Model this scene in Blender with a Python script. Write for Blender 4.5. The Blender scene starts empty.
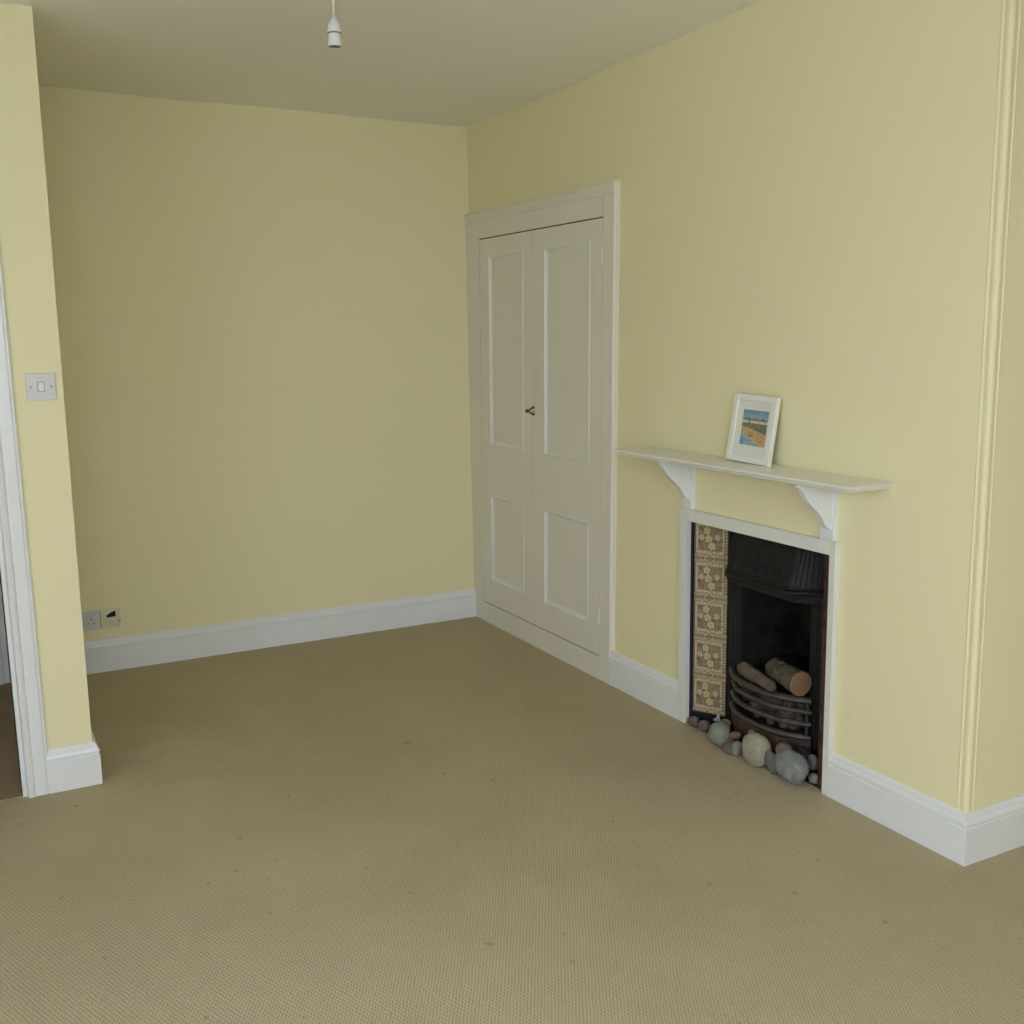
import bpy, bmesh, math, random
from mathutils import Vector, Matrix, noise
from math import sin, cos, pi, sqrt

random.seed(7)
COL = bpy.context.scene.collection

# ------------------------------------------------------------------ helpers
def lin(c):
    return tuple(((v / 255) / 12.92 if v / 255 <= 0.04045 else ((v / 255 + 0.055) / 1.055) ** 2.4) for v in c)

def link(o, parent=None):
    COL.objects.link(o)
    if parent is not None:
        o.parent = parent
    return o

def obj(name, bm, mat, parent=None, smooth=False, origin=None):
    """Turn a bmesh into one linked mesh object whose origin sits at `origin`."""
    bmesh.ops.recalc_face_normals(bm, faces=bm.faces)
    if origin is not None:
        bmesh.ops.translate(bm, verts=bm.verts, vec=-Vector(origin))
    me = bpy.data.meshes.new(name)
    bm.to_mesh(me)
    bm.free()
    if smooth:
        for p in me.polygons:
            p.use_smooth = True
    me.materials.append(mat)
    o = bpy.data.objects.new(name, me)
    link(o, parent)
    if origin is not None:
        o.location = Vector(origin) - (parent_world(parent) if parent else Vector())
    elif parent is not None:
        o.location = -parent_world(parent)
    return o

def parent_world(p):
    v = Vector()
    while p is not None:
        v += p.location
        p = p.parent
    return v

def empty(name, loc):
    o = bpy.data.objects.new(name, None)
    o.empty_display_size = 0.05
    o.location = loc
    return link(o)

def tag(o, label, cat, group=None):
    o['label'] = label
    o['category'] = cat
    if group:
        o['group'] = group
    return o

def struct(o):
    o['kind'] = 'structure'
    return o

def box(bm, x0, x1, y0, y1, z0, z1, bev=0.0, seg=2):
    r = bmesh.ops.create_cube(bm, size=1)
    vs = r['verts']
    for v in vs:
        v.co = Vector(((x0 + x1) / 2 + v.co.x * abs(x1 - x0), (y0 + y1) / 2 + v.co.y * abs(y1 - y0), (z0 + z1) / 2 + v.co.z * abs(z1 - z0)))
    if bev:
        es = {e for v in vs for e in v.link_edges}
        bmesh.ops.bevel(bm, geom=list(es), offset=bev, segments=seg, profile=0.5, affect='EDGES')

def boxes(*L, bev=0.0):
    bm = bmesh.new()
    for b in L:
        box(bm, *b, bev=bev)
    return bm

def extrude_poly(bm, pts, a, b, axis):
    """pts 2D polygon, extruded between a and b along axis (0 x, 1 y, 2 z)."""
    def P(p, t):
        if axis == 0: return (t, p[0], p[1])
        if axis == 1: return (p[0], t, p[1])
        return (p[0], p[1], t)
    A = [bm.verts.new(P(p, a)) for p in pts]
    B = [bm.verts.new(P(p, b)) for p in pts]
    n = len(pts)
    bm.faces.new(A); bm.faces.new(B[::-1])
    for i in range(n):
        bm.faces.new((A[i], B[i], B[(i + 1) % n], A[(i + 1) % n]))

def sweep(bm, path, prof, side=1):
    """Skirting sweep: path of XY points on the wall line, prof [(proud, z)], mitred; side +1 = room on the left of travel."""
    path = [Vector(p) for p in path]
    rings = []
    for i, p in enumerate(path):
        ns = []
        if i > 0:
            d = (path[i] - path[i - 1]).normalized(); ns.append(Vector((-d.y, d.x)) * side)
        if i < len(path) - 1:
            d = (path[i + 1] - path[i]).normalized(); ns.append(Vector((-d.y, d.x)) * side)
        m = ns[0] if len(ns) == 1 else (ns[0] + ns[1]) / (1 + ns[0].dot(ns[1]))
        rings.append([bm.verts.new((p.x + m.x * t, p.y + m.y * t, z)) for t, z in prof])
    n = len(prof)
    for a, b in zip(rings, rings[1:]):
        for j in range(n):
            bm.faces.new((a[j], a[(j + 1) % n], b[(j + 1) % n], b[j]))
    bm.faces.new(rings[0]); bm.faces.new(rings[-1][::-1])

def tube(bm, pts, rad, seg=8, cap=True):
    pts = [Vector(p) for p in pts]
    rads = rad if isinstance(rad, (list, tuple)) else [rad] * len(pts)
    rings = []
    up = None
    for i, p in enumerate(pts):
        d = (pts[min(i + 1, len(pts) - 1)] - pts[max(i - 1, 0)]).normalized()
        if up is None:
            up = d.orthogonal().normalized()
        up = (up - d * up.dot(d)).normalized()
        s = d.cross(up)
        rings.append([bm.verts.new(p + (up * cos(2 * pi * k / seg) + s * sin(2 * pi * k / seg)) * rads[i]) for k in range(seg)])
    for a, b in zip(rings, rings[1:]):
        for k in range(seg):
            bm.faces.new((a[k], a[(k + 1) % seg], b[(k + 1) % seg], b[k]))
    if cap:
        bm.faces.new(rings[0][::-1]); bm.faces.new(rings[-1])

def lathe(bm, prof, c, seg=32):
    """prof [(r, z)] revolved round the vertical axis through c."""
    rings = [[bm.verts.new((c[0] + max(r, 1e-5) * cos(2 * pi * k / seg), c[1] + max(r, 1e-5) * sin(2 * pi * k / seg), c[2] + z)) for k in range(seg)] for r, z in prof]
    for a, b in zip(rings, rings[1:]):
        for k in range(seg):
            bm.faces.new((a[k], a[(k + 1) % seg], b[(k + 1) % seg], b[k]))
    bm.faces.new(rings[0][::-1]); bm.faces.new(rings[-1])

# ------------------------------------------------------------------ materials
def new_mat(name):
    m = bpy.data.materials.new(name)
    m.use_nodes = True
    nt = m.node_tree
    b = nt.nodes['Principled BSDF']
    return m, nt, b

def paint(name, col, rough=0.6, var=0.03, scale=3.0, bump=0.0, bscale=180.0, spec=0.4, dist=0.001):
    """Painted / plain surface: base colour gently varied by object-space noise, optional fine bump."""
    m, nt, b = new_mat(name)
    tc = nt.nodes.new('ShaderNodeTexCoord')
    n = nt.nodes.new('ShaderNodeTexNoise'); n.inputs['Scale'].default_value = scale; n.inputs['Detail'].default_value = 4
    nt.links.new(tc.outputs['Object'], n.inputs['Vector'])
    r = nt.nodes.new('ShaderNodeValToRGB')
    c = col
    r.color_ramp.elements[0].position = 0.3; r.color_ramp.elements[1].position = 0.7
    r.color_ramp.elements[0].color = (c[0] * (1 - var), c[1] * (1 - var), c[2] * (1 - var), 1)
    r.color_ramp.elements[1].color = (min(1, c[0] * (1 + var)), min(1, c[1] * (1 + var)), min(1, c[2] * (1 + var)), 1)
    nt.links.new(n.outputs['Fac'], r.inputs['Fac'])
    nt.links.new(r.outputs['Color'], b.inputs['Base Color'])
    b.inputs['Roughness'].default_value = rough
    b.inputs['Specular IOR Level'].default_value = spec
    if bump:
        n2 = nt.nodes.new('ShaderNodeTexNoise'); n2.inputs['Scale'].default_value = bscale; n2.inputs['Detail'].default_value = 3
        nt.links.new(tc.outputs['Object'], n2.inputs['Vector'])
        bp = nt.nodes.new('ShaderNodeBump'); bp.inputs['Strength'].default_value = bump; bp.inputs['Distance'].default_value = dist
        nt.links.new(n2.outputs['Fac'], bp.inputs['Height'])
        nt.links.new(bp.outputs['Normal'], b.inputs['Normal'])
    return m

def carpet(name, c1, c2, yaw, period, rowp):
    """Looped-pile carpet: rows of little loops, worn and faintly stained patches."""
    m, nt, b = new_mat(name)
    N, L = nt.nodes.new, nt.links.new
    tc = N('ShaderNodeTexCoord')
    # slight wobble of the rows
    wn = N('ShaderNodeTexNoise'); wn.inputs['Scale'].default_value = 18; wn.inputs['Detail'].default_value = 2
    L(tc.outputs['Object'], wn.inputs['Vector'])
    wm = N('ShaderNodeVectorMath'); wm.operation = 'SCALE'; wm.inputs['Scale'].default_value = 0.007
    L(wn.outputs['Color'], wm.inputs[0])
    wa = N('ShaderNodeVectorMath'); wa.operation = 'ADD'
    L(tc.outputs['Object'], wa.inputs[0]); L(wm.outputs[0], wa.inputs[1])
    sx = N('ShaderNodeSeparateXYZ'); L(wa.outputs[0], sx.inputs[0])
    def lincomb(a, bb):
        p = N('ShaderNodeMath'); p.operation = 'MULTIPLY'; p.inputs[1].default_value = a; L(sx.outputs['X'], p.inputs[0])
        q = N('ShaderNodeMath'); q.operation = 'MULTIPLY_ADD'; q.inputs[1].default_value = bb; L(sx.outputs['Y'], q.inputs[0]); L(p.outputs[0], q.inputs[2])
        return q
    k1 = 2 * pi / period; k2 = 2 * pi / rowp
    a = lincomb(cos(yaw) * k1, -sin(yaw) * k1)          # across the ribs (ribs run along (sin yaw, cos yaw))
    bb = lincomb(sin(yaw) * k2, cos(yaw) * k2)
    s1 = N('ShaderNodeMath'); s1.operation = 'SINE'; L(a.outputs[0], s1.inputs[0])
    ha = N('ShaderNodeMath'); ha.operation = 'MULTIPLY_ADD'; ha.inputs[1].default_value = 0.5; L(a.outputs[0], ha.inputs[0]); L(bb.outputs[0], ha.inputs[2])
    s2 = N('ShaderNodeMath'); s2.operation = 'SINE'; L(ha.outputs[0], s2.inputs[0])
    sm = N('ShaderNodeMath'); sm.operation = 'MULTIPLY_ADD'; sm.inputs[1].default_value = 0.75
    L(s2.outputs[0], sm.inputs[0]); L(s1.outputs[0], sm.inputs[2])
    fn = N('ShaderNodeTexNoise'); fn.inputs['Scale'].default_value = 190; fn.inputs['Detail'].default_value = 2
    L(tc.outputs['Object'], fn.inputs['Vector'])
    fa = N('ShaderNodeMath'); fa.operation = 'MULTIPLY_ADD'; fa.inputs[1].default_value = 4.2; L(fn.outputs['Fac'], fa.inputs[0]); L(sm.outputs[0], fa.inputs[2])
    mr = N('ShaderNodeMapRange'); mr.inputs['From Min'].default_value = -0.1; mr.inputs['From Max'].default_value = 4.3
    L(fa.outputs[0], mr.inputs['Value'])
    cr = N('ShaderNodeValToRGB')
    cr.color_ramp.elements[0].color = (*c1, 1); cr.color_ramp.elements[1].color = (*c2, 1)
    L(mr.outputs['Result'], cr.inputs['Fac'])
    # worn / stained patches
    big = N('ShaderNodeTexNoise'); big.inputs['Scale'].default_value = 1.5; big.inputs['Detail'].default_value = 6; big.inputs['Roughness'].default_value = 0.6
    L(tc.outputs['Object'], big.inputs['Vector'])
    br = N('ShaderNodeValToRGB'); br.color_ramp.elements[0].position = 0.3; br.color_ramp.elements[1].position = 0.62
    br.color_ramp.elements[0].color = (0.90, 0.885, 0.86, 1); br.color_ramp.elements[1].color = (1.02, 1.02, 1.02, 1)
    L(big.outputs['Fac'], br.inputs['Fac'])
    mx = N('ShaderNodeMix'); mx.data_type = 'RGBA'; mx.blend_type = 'MULTIPLY'; mx.inputs['Factor'].default_value = 1
    L(cr.outputs['Color'], mx.inputs['A']); L(br.outputs['Color'], mx.inputs['B'])
    # pale flecks and dark spots
    sp = N('ShaderNodeTexNoise'); sp.inputs['Scale'].default_value = 22; sp.inputs['Detail'].default_value = 1
    L(tc.outputs['Object'], sp.inputs['Vector'])
    sr = N('ShaderNodeValToRGB'); sr.color_ramp.elements[0].position = 0.20; sr.color_ramp.elements[1].position = 0.27
    sr.color_ramp.elements[0].color = (0.72, 0.7, 0.68, 1); sr.color_ramp.elements[1].color = (1, 1, 1, 1)
    L(sp.outputs['Fac'], sr.inputs['Fac'])
    mx2 = N('ShaderNodeMix'); mx2.data_type = 'RGBA'; mx2.blend_type = 'MULTIPLY'; mx2.inputs['Factor'].default_value = 1
    L(mx.outputs['Result'], mx2.inputs['A']); L(sr.outputs['Color'], mx2.inputs['B'])
    L(mx2.outputs['Result'], b.inputs['Base Color'])
    b.inputs['Roughness'].default_value = 0.95
    b.inputs['Specular IOR Level'].default_value = 0.1
    bp = N('ShaderNodeBump'); bp.inputs['Strength'].default_value = 0.4; bp.inputs['Distance'].default_value = 0.0016
    L(fa.outputs[0], bp.inputs['Height']); L(bp.outputs['Normal'], b.inputs['Normal'])
    return m

def vcol_mat(name, rough=0.5, spec=0.4, coat=0.0):
    m, nt, b = new_mat(name)
    a = nt.nodes.new('ShaderNodeVertexColor'); a.layer_name = 'Col'
    nt.links.new(a.outputs['Color'], b.inputs['Base Color'])
    b.inputs['Roughness'].default_value = rough
    b.inputs['Specular IOR Level'].default_value = spec
    b.inputs['Coat Weight'].default_value = coat
    b.inputs['Coat Roughness'].default_value = 0.12
    return m

WALLC = (0.870, 0.800, 0.488)
M_wall = paint('cream_wall_paint', WALLC, rough=0.85, var=0.008, scale=1.3, bump=0.25, bscale=45, spec=0.2)
M_ceil = paint('ceiling_paint', (0.95, 0.93, 0.80), rough=0.9, var=0.008, scale=2, bump=0.2, bscale=60, spec=0.1)
M_gloss = paint('white_gloss_paint', (0.82, 0.83, 0.80), rough=0.28, var=0.015, scale=9, bump=0.12, bscale=30, spec=0.5)
M_cup = paint('cupboard_paint', (0.82, 0.78, 0.655), rough=0.42, var=0.012, scale=5, bump=0.12, bscale=35, spec=0.4)
M_trimcup = paint('cupboard_trim_paint', (0.83, 0.81, 0.73), rough=0.32, var=0.012, scale=5, spec=0.5)
M_shelf = paint('shelf_paint', (0.84, 0.83, 0.74), rough=0.30, var=0.02, scale=12, bump=0.12, bscale=30, spec=0.5)
M_surr = paint('surround_paint', (0.80, 0.80, 0.72), rough=0.4, var=0.03, scale=30, bump=0.4, bscale=70, spec=0.4)
M_carpet = carpet('beige_loop_carpet', lin((168, 153, 122)), lin((209, 196, 165)), math.radians(30), 0.0078, 0.0125)
M_hallcarpet = carpet('brown_hall_carpet', lin((160, 138, 112)), lin((190, 168, 140)), math.radians(30), 0.0078, 0.0125)
M_iron = paint('black_cast_iron', (0.012, 0.0125, 0.0115), rough=0.62, var=0.3, scale=40, bump=0.5, bscale=120, spec=0.34)
M_ironedge = paint('blue_black_iron', (0.012, 0.015, 0.022), rough=0.35, var=0.2, scale=40, bump=0.3, bscale=90)
M_soot = paint('sooty_fireclay', (0.013, 0.011, 0.0095), rough=0.9, var=0.6, scale=14, bump=0.8, bscale=60, spec=0.1, dist=0.004)
M_bar = paint('worn_grate_iron', (0.066, 0.053, 0.043), rough=0.5, var=0.35, scale=30, bump=0.5, bscale=90, spec=0.5)
M_rust = paint('rusty_iron', (0.070, 0.034, 0.024), rough=0.7, var=0.55, scale=26, bump=0.6, bscale=110, spec=0.3)
M_bark = paint('log_bark', (0.11, 0.092, 0.07), rough=0.9, var=0.5, scale=45, bump=1.0, bscale=70, spec=0.1, dist=0.006)
M_bark2 = paint('pale_log_bark', (0.135, 0.105, 0.08), rough=0.85, var=0.25, scale=30, bump=0.7, bscale=60, spec=0.15, dist=0.003)
M_plastic = paint('white_plastic', (0.78, 0.78, 0.74), rough=0.35, var=0.01, spec=0.5)
M_switch = paint('switch_plastic', (0.66, 0.66, 0.62), rough=0.35, var=0.01, spec=0.5)
M_cream_plastic = paint('yellowed_plastic', (0.74, 0.68, 0.46), rough=0.5, var=0.05, scale=60)
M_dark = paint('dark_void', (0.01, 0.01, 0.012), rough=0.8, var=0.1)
M_brass = paint('dull_brass', (0.35, 0.27, 0.12), rough=0.4, var=0.2, scale=50)
M_pewter = paint('dark_bronze', (0.045, 0.038, 0.028), rough=0.4, var=0.3, scale=80)
M_mount = paint('cream_mount_card', (0.80, 0.78, 0.66), rough=0.9, var=0.01)
M_picframe = paint('white_frame_paint', (0.86, 0.84, 0.74), rough=0.4, var=0.01, scale=20)
M_darkdoor = paint('dark_hall_door', (0.05, 0.055, 0.07), rough=0.5, var=0.1)
M_tile = vcol_mat('transfer_printed_tile', rough=0.22, spec=0.5, coat=0.3)
M_print = vcol_mat('beach_print', rough=0.5)

# cut log end: concentric rings
def ring_mat():
    m, nt, b = new_mat('cut_log_end')
    N, L = nt.nodes.new, nt.links.new
    tc = N('ShaderNodeTexCoord'); w = N('ShaderNodeTexWave'); w.wave_type = 'RINGS'; w.rings_direction = 'SPHERICAL'
    w.inputs['Scale'].default_value = 60; w.inputs['Distortion'].default_value = 2.5; w.inputs['Detail'].default_value = 3
    L(tc.outputs['Object'], w.inputs['Vector'])
    r = N('ShaderNodeValToRGB'); r.color_ramp.elements[0].color = (0.18, 0.095, 0.04, 1); r.color_ramp.elements[1].color = (0.31, 0.185, 0.09, 1)
    L(w.outputs['Fac'], r.inputs['Fac']); L(r.outputs['Color'], b.inputs['Base Color']); b.inputs['Roughness'].default_value = 0.8
    return m
M_cut = ring_mat()

def stone_mat(name, c, vein=None, vs=9.0, var=0.14):
    c = tuple(v * .70 for v in c)
    m, nt, b = new_mat(name)
    N, L = nt.nodes.new, nt.links.new
    tc = N('ShaderNodeTexCoord')
    n = N('ShaderNodeTexNoise'); n.inputs['Scale'].default_value = 38; n.inputs['Detail'].default_value = 6; n.inputs['Roughness'].default_value = 0.65
    L(tc.outputs['Object'], n.inputs['Vector'])
    r = N('ShaderNodeValToRGB'); r.color_ramp.elements[0].position = 0.3; r.color_ramp.elements[1].position = 0.72
    r.color_ramp.elements[0].color = (*[v * (1 - var) for v in c], 1); r.color_ramp.elements[1].color = (*[v * (1 + var) for v in c], 1)
    L(n.outputs['Fac'], r.inputs['Fac'])
    out = r.outputs['Color']
    if vein:
        n2 = N('ShaderNodeTexNoise'); n2.inputs['Scale'].default_value = vs; n2.inputs['Detail'].default_value = 3; n2.inputs['Distortion'].default_value = 1.2
        L(tc.outputs['Object'], n2.inputs['Vector'])
        r2 = N('ShaderNodeValToRGB'); r2.color_ramp.elements[0].position = 0.50; r2.color_ramp.elements[0].color = (0, 0, 0, 1)
        r2.color_ramp.elements[1].position = 0.60; r2.color_ramp.elements[1].color = (0.8, 0.8, 0.8, 1)
        e = r2.color_ramp.elements.new(0.55); e.color = (0.2, 0.2, 0.2, 1)
        L(n2.outputs['Fac'], r2.inputs['Fac'])
        mx = N('ShaderNodeMix'); mx.data_type = 'RGBA'
        L(r2.outputs['Color'], mx.inputs['Factor']); L(out, mx.inputs['A']); mx.inputs['B'].default_value = (*vein, 1)
        out = mx.outputs['Result']
    L(out, b.inputs['Base Color']); b.inputs['Roughness'].default_value = 0.75; b.inputs['Specular IOR Level'].default_value = 0.3
    bp = N('ShaderNodeBump'); bp.inputs['Strength'].default_value = 0.25; bp.inputs['Distance'].default_value = 0.002
    L(n.outputs['Fac'], bp.inputs['Height']); L(bp.outputs['Normal'], b.inputs['Normal'])
    return m

# ------------------------------------------------------------------ room shell
YC = -3.094          # chimney-breast outer corner
YS = -1.264          # wall beside the doorway
XS = -2.078          # its free end
BK = .016            # the back wall runs very slightly out of square
WT = 2.62            # wall tops (ceiling hangs below)
SOUTH = -6.7; WEST = -3.9; EAST = 2.1

struct(obj('floor', boxes((WEST - .15, EAST + .15, SOUTH - .15, YS, -.06, 0), (-2.19, 0.5, YS, .1, -.06, 0)), M_carpet))
struct(obj('floor_hall', boxes((WEST - .15, -2.19, YS, 1.2, -.06, -0.002)), M_hallcarpet))

# ceiling: slightly uneven old plaster
ctrl = [(-1.945, 0.03, 2.524), (-1.3, 0.02, 2.510), (0, 0, 2.490), (0, -.9, 2.486), (0, -1.5, 2.503), (0, -2.15, 2.517), (-2.07, -1.255, 2.489), (-3, -1.255, 2.495), (-1, -3.5, 2.51), (-3, -5, 2.51), (1, -5, 2.51), (-1, -6.5, 2.51), (-2.9, 0.8, 2.5), (0, 0.6, 2.49)]
def ceil_z(x, y):
    s = w = 0
    for a, b_, z in ctrl:
        k = 1 / ((x - a) ** 2 + (y - b_) ** 2 + 0.02) ** 1.6
        s += k * z; w += k
    return s / w
bm = bmesh.new()
nx, ny = 60, 80
x0, x1, y0, y1 = WEST - .15, EAST + .15, SOUTH - .15, 1.2
g = [[bm.verts.new((x0 + (x1 - x0) * i / nx, y0 + (y1 - y0) * j / ny, 0)) for j in range(ny + 1)] for i in range(nx + 1)]
for row in g:
    for v in row:
        v.co.z = ceil_z(v.co.x, v.co.y)
for i in range(nx):
    for j in range(ny):
        bm.faces.new((g[i][j], g[i][j + 1], g[i + 1][j + 1], g[i + 1][j]))
ext = bmesh.ops.extrude_face_region(bm, geom=list(bm.faces))
bmesh.ops.translate(bm, verts=[v for v in ext['geom'] if isinstance(v, bmesh.types.BMVert)], vec=(0, 0, .22))
o = struct(obj('ceiling', bm, M_ceil, smooth=False))
for p in o.data.polygons:
    p.use_smooth = abs(p.normal.z) > 0.9

# back wall
bm = bmesh.new(); extrude_poly(bm, [(.5, 0), (0, 0), (-2.19, BK * 2.19), (-2.19, .17), (.5, .17)], -.06, WT, 2)
struct(obj('wall_back', bm, M_wall))
# right wall (chimney breast) with the fireplace opening
FO0, FO1, FOZ = -1.805, -2.575, 0.812
struct(obj('wall_right', boxes((0, .4, FO0, 0, -.06, WT), (0, .4, YC, FO1, -.06, WT), (0, .4, FO1, FO0, FOZ, WT),
                               (.38, .5, YC, 0, -.06, WT)), M_wall))
struct(obj('wall_right_return', boxes((.5, EAST, YC, YC + .2, -.06, WT)), M_wall))
# partition beside and above the doorway + the side wall running back behind it
DX0, DX1, DZ = -3.12, -2.305, 2.02
struct(obj('wall_left', boxes((DX1, XS, YS, YS + .115, -.06, WT), (-2.19, XS, YS + .115, .05, -.06, WT),
                              (DX0, DX1, YS, YS + .115, DZ, WT), (WEST, DX0, YS, YS + .115, -.06, WT)), M_wall))
for v in bpy.data.objects['wall_left'].data.vertices:      # its free edge leans a little
    if abs(v.co.x - XS) < 1e-4:
        v.co.x = XS + .0052 * v.co.z - .001
struct(obj('wall_east', boxes((EAST, EAST + .12, SOUTH, YC + .2, -.06, WT)), M_wall))
# window walls behind the camera
WZ0, WZ1 = 0.55, 2.30
WX0, WX1 = -3.55, -1.25          # window in the wall behind the camera
WY0, WY1 = -6.0, -3.3            # window in the wall to the left of the camera
struct(obj('wall_front', boxes((WEST, WX0, SOUTH - .12, SOUTH, -.06, WT), (WX1, EAST, SOUTH - .12, SOUTH, -.06, WT),
                               (WX0, WX1, SOUTH - .12, SOUTH, -.06, WZ0), (WX0, WX1, SOUTH - .12, SOUTH, WZ1, WT)), M_wall))
struct(obj('wall_west', boxes((WEST - .12, WEST, SOUTH, WY0, -.06, WT), (WEST - .12, WEST, WY1, 1.1, -.06, WT),
                              (WEST - .12, WEST, WY0, WY1, -.06, WZ0), (WEST - .12, WEST, WY0, WY1, WZ1, WT)), M_wall))
fr = .05
win = struct(obj('window_1', boxes((WX0, WX0 + fr, SOUTH - .09, SOUTH - .02, WZ0, WZ1), (WX1 - fr, WX1, SOUTH - .09, SOUTH - .02, WZ0, WZ1),
                            (WX0, WX1, SOUTH - .09, SOUTH - .02, WZ0, WZ0 + fr), (WX0, WX1, SOUTH - .09, SOUTH - .02, WZ1 - fr, WZ1),
                            (-2.425, -2.375, SOUTH - .09, SOUTH - .02, WZ0, WZ1)), M_gloss))
win2 = struct(obj('window_2', boxes((WEST - .09, WEST - .02, WY0, WY0 + fr, WZ0, WZ1), (WEST - .09, WEST - .02, WY1 - fr, WY1, WZ0, WZ1),
                            (WEST - .09, WEST - .02, WY0, WY1, WZ0, WZ0 + fr), (WEST - .09, WEST - .02, WY0, WY1, WZ1 - fr, WZ1),
                            (WEST - .09, WEST - .02, -4.675, -4.625, WZ0, WZ1)), M_gloss))
# thin clear glass
m, nt, b = new_mat('window_glass')
tr = nt.nodes.new('ShaderNodeBsdfTransparent'); gl = nt.nodes.new('ShaderNodeBsdfGlossy'); gl.inputs['Roughness'].default_value = 0.02
mx = nt.nodes.new('ShaderNodeMixShader'); mx.inputs[0].default_value = 0.05
nt.links.new(tr.outputs[0], mx.inputs[1]); nt.links.new(gl.outputs[0], mx.inputs[2])
nt.links.new(mx.outputs[0], nt.nodes['Material Output'].inputs['Surface'])
obj('pane', boxes((WX0 + fr, WX1 - fr, SOUTH - .058, SOUTH - .054, WZ0 + fr, WZ1 - fr)), m, win)
obj('pane', boxes((WEST - .058, WEST - .054, WY0 + fr, WY1 - fr, WZ0 + fr, WZ1 - fr)), m, win2)
# hall behind the doorway
struct(obj('wall_hall', boxes((WEST, -2.0, 1.0, 1.1, -.06, WT), (-2.19, -2.07, 0.17, 1.0, -.06, WT)), M_wall))

# ------------------------------------------------------------------ skirting boards
SK = [(0, 0), (.020, 0), (.020, .106), (.0160, .108), (.0160, .112), (.0195, .115), (.0195, .120), (.0175, .126), (.0135, .131), (.0125, .133), (.0125, .1365), (.0105, .1385), (.0095, .143), (.006, .148), (0, .148)]
def skirting(name, path, side):
    bm = bmesh.new(); sweep(bm, path, SK, side)
    return struct(obj(name, bm, M_gloss))
skirting('baseboard_back', [(XS, -BK * XS), (0, 0)], -1)
skirting('baseboard_left', [(-2.222, YS), (XS, YS), (XS, .012)], -1)
skirting('baseboard_right', [(0, -1.303), (0, -1.789)], -1)
skirting('baseboard_right_return', [(0, -2.588), (0, YC), (EAST, YC)], -1)
skirting('baseboard_hall', [(-2.19, YS + .135), (-2.19, .04)], 1)
skirting('baseboard_west', [(WEST, SOUTH + .021), (WEST, YS - .021)], -1)
skirting('baseboard_front', [(EAST - .021, SOUTH), (WEST, SOUTH)], -1)

# moulded corner bead on the chimney breast
bm = bmesh.new()
P = []
w = .031
def rot90(p): return (-p[1], -p[0])
# profile in local (u along right wall away from the corner, v proud of it)
half = [(w, 0), (w, .0012), (w - .002, .0026), (w - .005, .0026), (w - .007, .0008), (w - .014, .0008), (w - .017, .0024), (w - .022, .0030), (.006, .0030), (.0015, .0015)]
for u, v in half:                                  # right-wall face: x = -v, y = YC + u
    P.append((-v, YC + u))
for u, v in reversed(half):                        # return face: x = u, y = YC - v
    P.append((u, YC - v))
P.append((.004, YC + .004))
extrude_poly(bm, P, .142, 2.56, 2)
struct(obj('trim_1', bm, M_wall))

# ------------------------------------------------------------------ doorway on the left
door = bpy.data.objects.new('door_1', None); link(door); door.location = (-2.29, YS, 0); struct(door)
AR = [(0, 0), (0, .012), (.004, .020), (.012, .024), (.020, .022), (.026, .016), (.030, .017), (.036, .0175), (.060, .0175), (.066, .014), (.070, .014), (.074, .010), (.074, 0)]
bm = bmesh.new()
A0 = -2.292
extrude_poly(bm, [(A0 + u, YS - v) for u, v in AR], 0, DZ + .08, 2)
extrude_poly(bm, [(DX0 - .013 - u, YS - v) for u, v in AR], 0, DZ + .08, 2)
extrude_poly(bm, [(YS - v, DZ + .006 + u) for u, v in AR], DX0 - .013, A0, 0)
obj('architrave', bm, M_gloss, door)
obj('lining', boxes((DX1 - .0, A0 + .001, YS - .004, YS + .122, 0, DZ), (DX0 - .012, DX0 + .016, YS - .004, YS + .122, 0, DZ), (DX0, DX1, YS - .004, YS + .122, DZ - .018, DZ + .01), bev=.0015), M_gloss, door)
obj('threshold_bar', boxes((DX0 + .017, DX1 - .001, YS - .004, YS + .022, -.001, .005), bev=.002), M_brass, door)
# frame and dark door at the far end of the hall
d2 = bpy.data.objects.new('door_2', None); link(d2); d2.location = (-2.5, .07, 0); struct(d2)
obj('architrave', boxes((-2.322, -2.292, .05, .085, 0, 2.1), (-2.293, -2.262, .062, .1, 0, 2.1), bev=.003), M_gloss, d2)
obj('door_leaf', boxes((-3.1, -2.324, .07, .11, .005, 2.0)), M_darkdoor, d2)
struct(obj('wall_hall_cross', boxes((-2.262, -2.19, .062, .12, 0, 2.1), (WEST, -3.1, .07, .12, 0, 2.1), (WEST, -2.19, .06, .12, 2.1, WT)), M_wall))

# ------------------------------------------------------------------ built-in cupboard
cup = empty('built_in_cupboard', (0, -.66, 0))
tag(cup, 'white painted built-in alcove cupboard with two tall panelled doors beside the corner', 'cupboard')
def lean(bm):
    """the old joinery leans a touch"""
    for v in bm.verts:
        v.co.y -= .0225 * (v.co.z - .1) * max(0, min(1, -v.co.y / .1))
    return bm
DL0, DM, DR1, DB, DT = -.108, -.640, -1.222, .107, 1.934
bm = boxes((-.020, 0, -.103, 0, 0, 2.02), (-.020, 0, -1.302, DR1 - .005, 0, 2.02), (-.020, 0, -1.225, -.100, 1.939, 2.02))
obj('frame', lean(bm), M_cup, cup)
obj('plinth', lean(boxes((-.0202, 0, -1.226, -.100, 0, .1025))), M_cup, cup)
bm = bmesh.new()
extrude_poly(bm, [(0, 2.018), (-.021, 2.018), (-.024, 2.022), (-.024, 2.029), (-.021, 2.034), (-.022, 2.05), (-.028, 2.058), (-.028, 2.064), (0, 2.066)], -1.302, 0, 1)
obj('head_moulding', lean(bm), M_cup, cup)
bm = bmesh.new()
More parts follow.
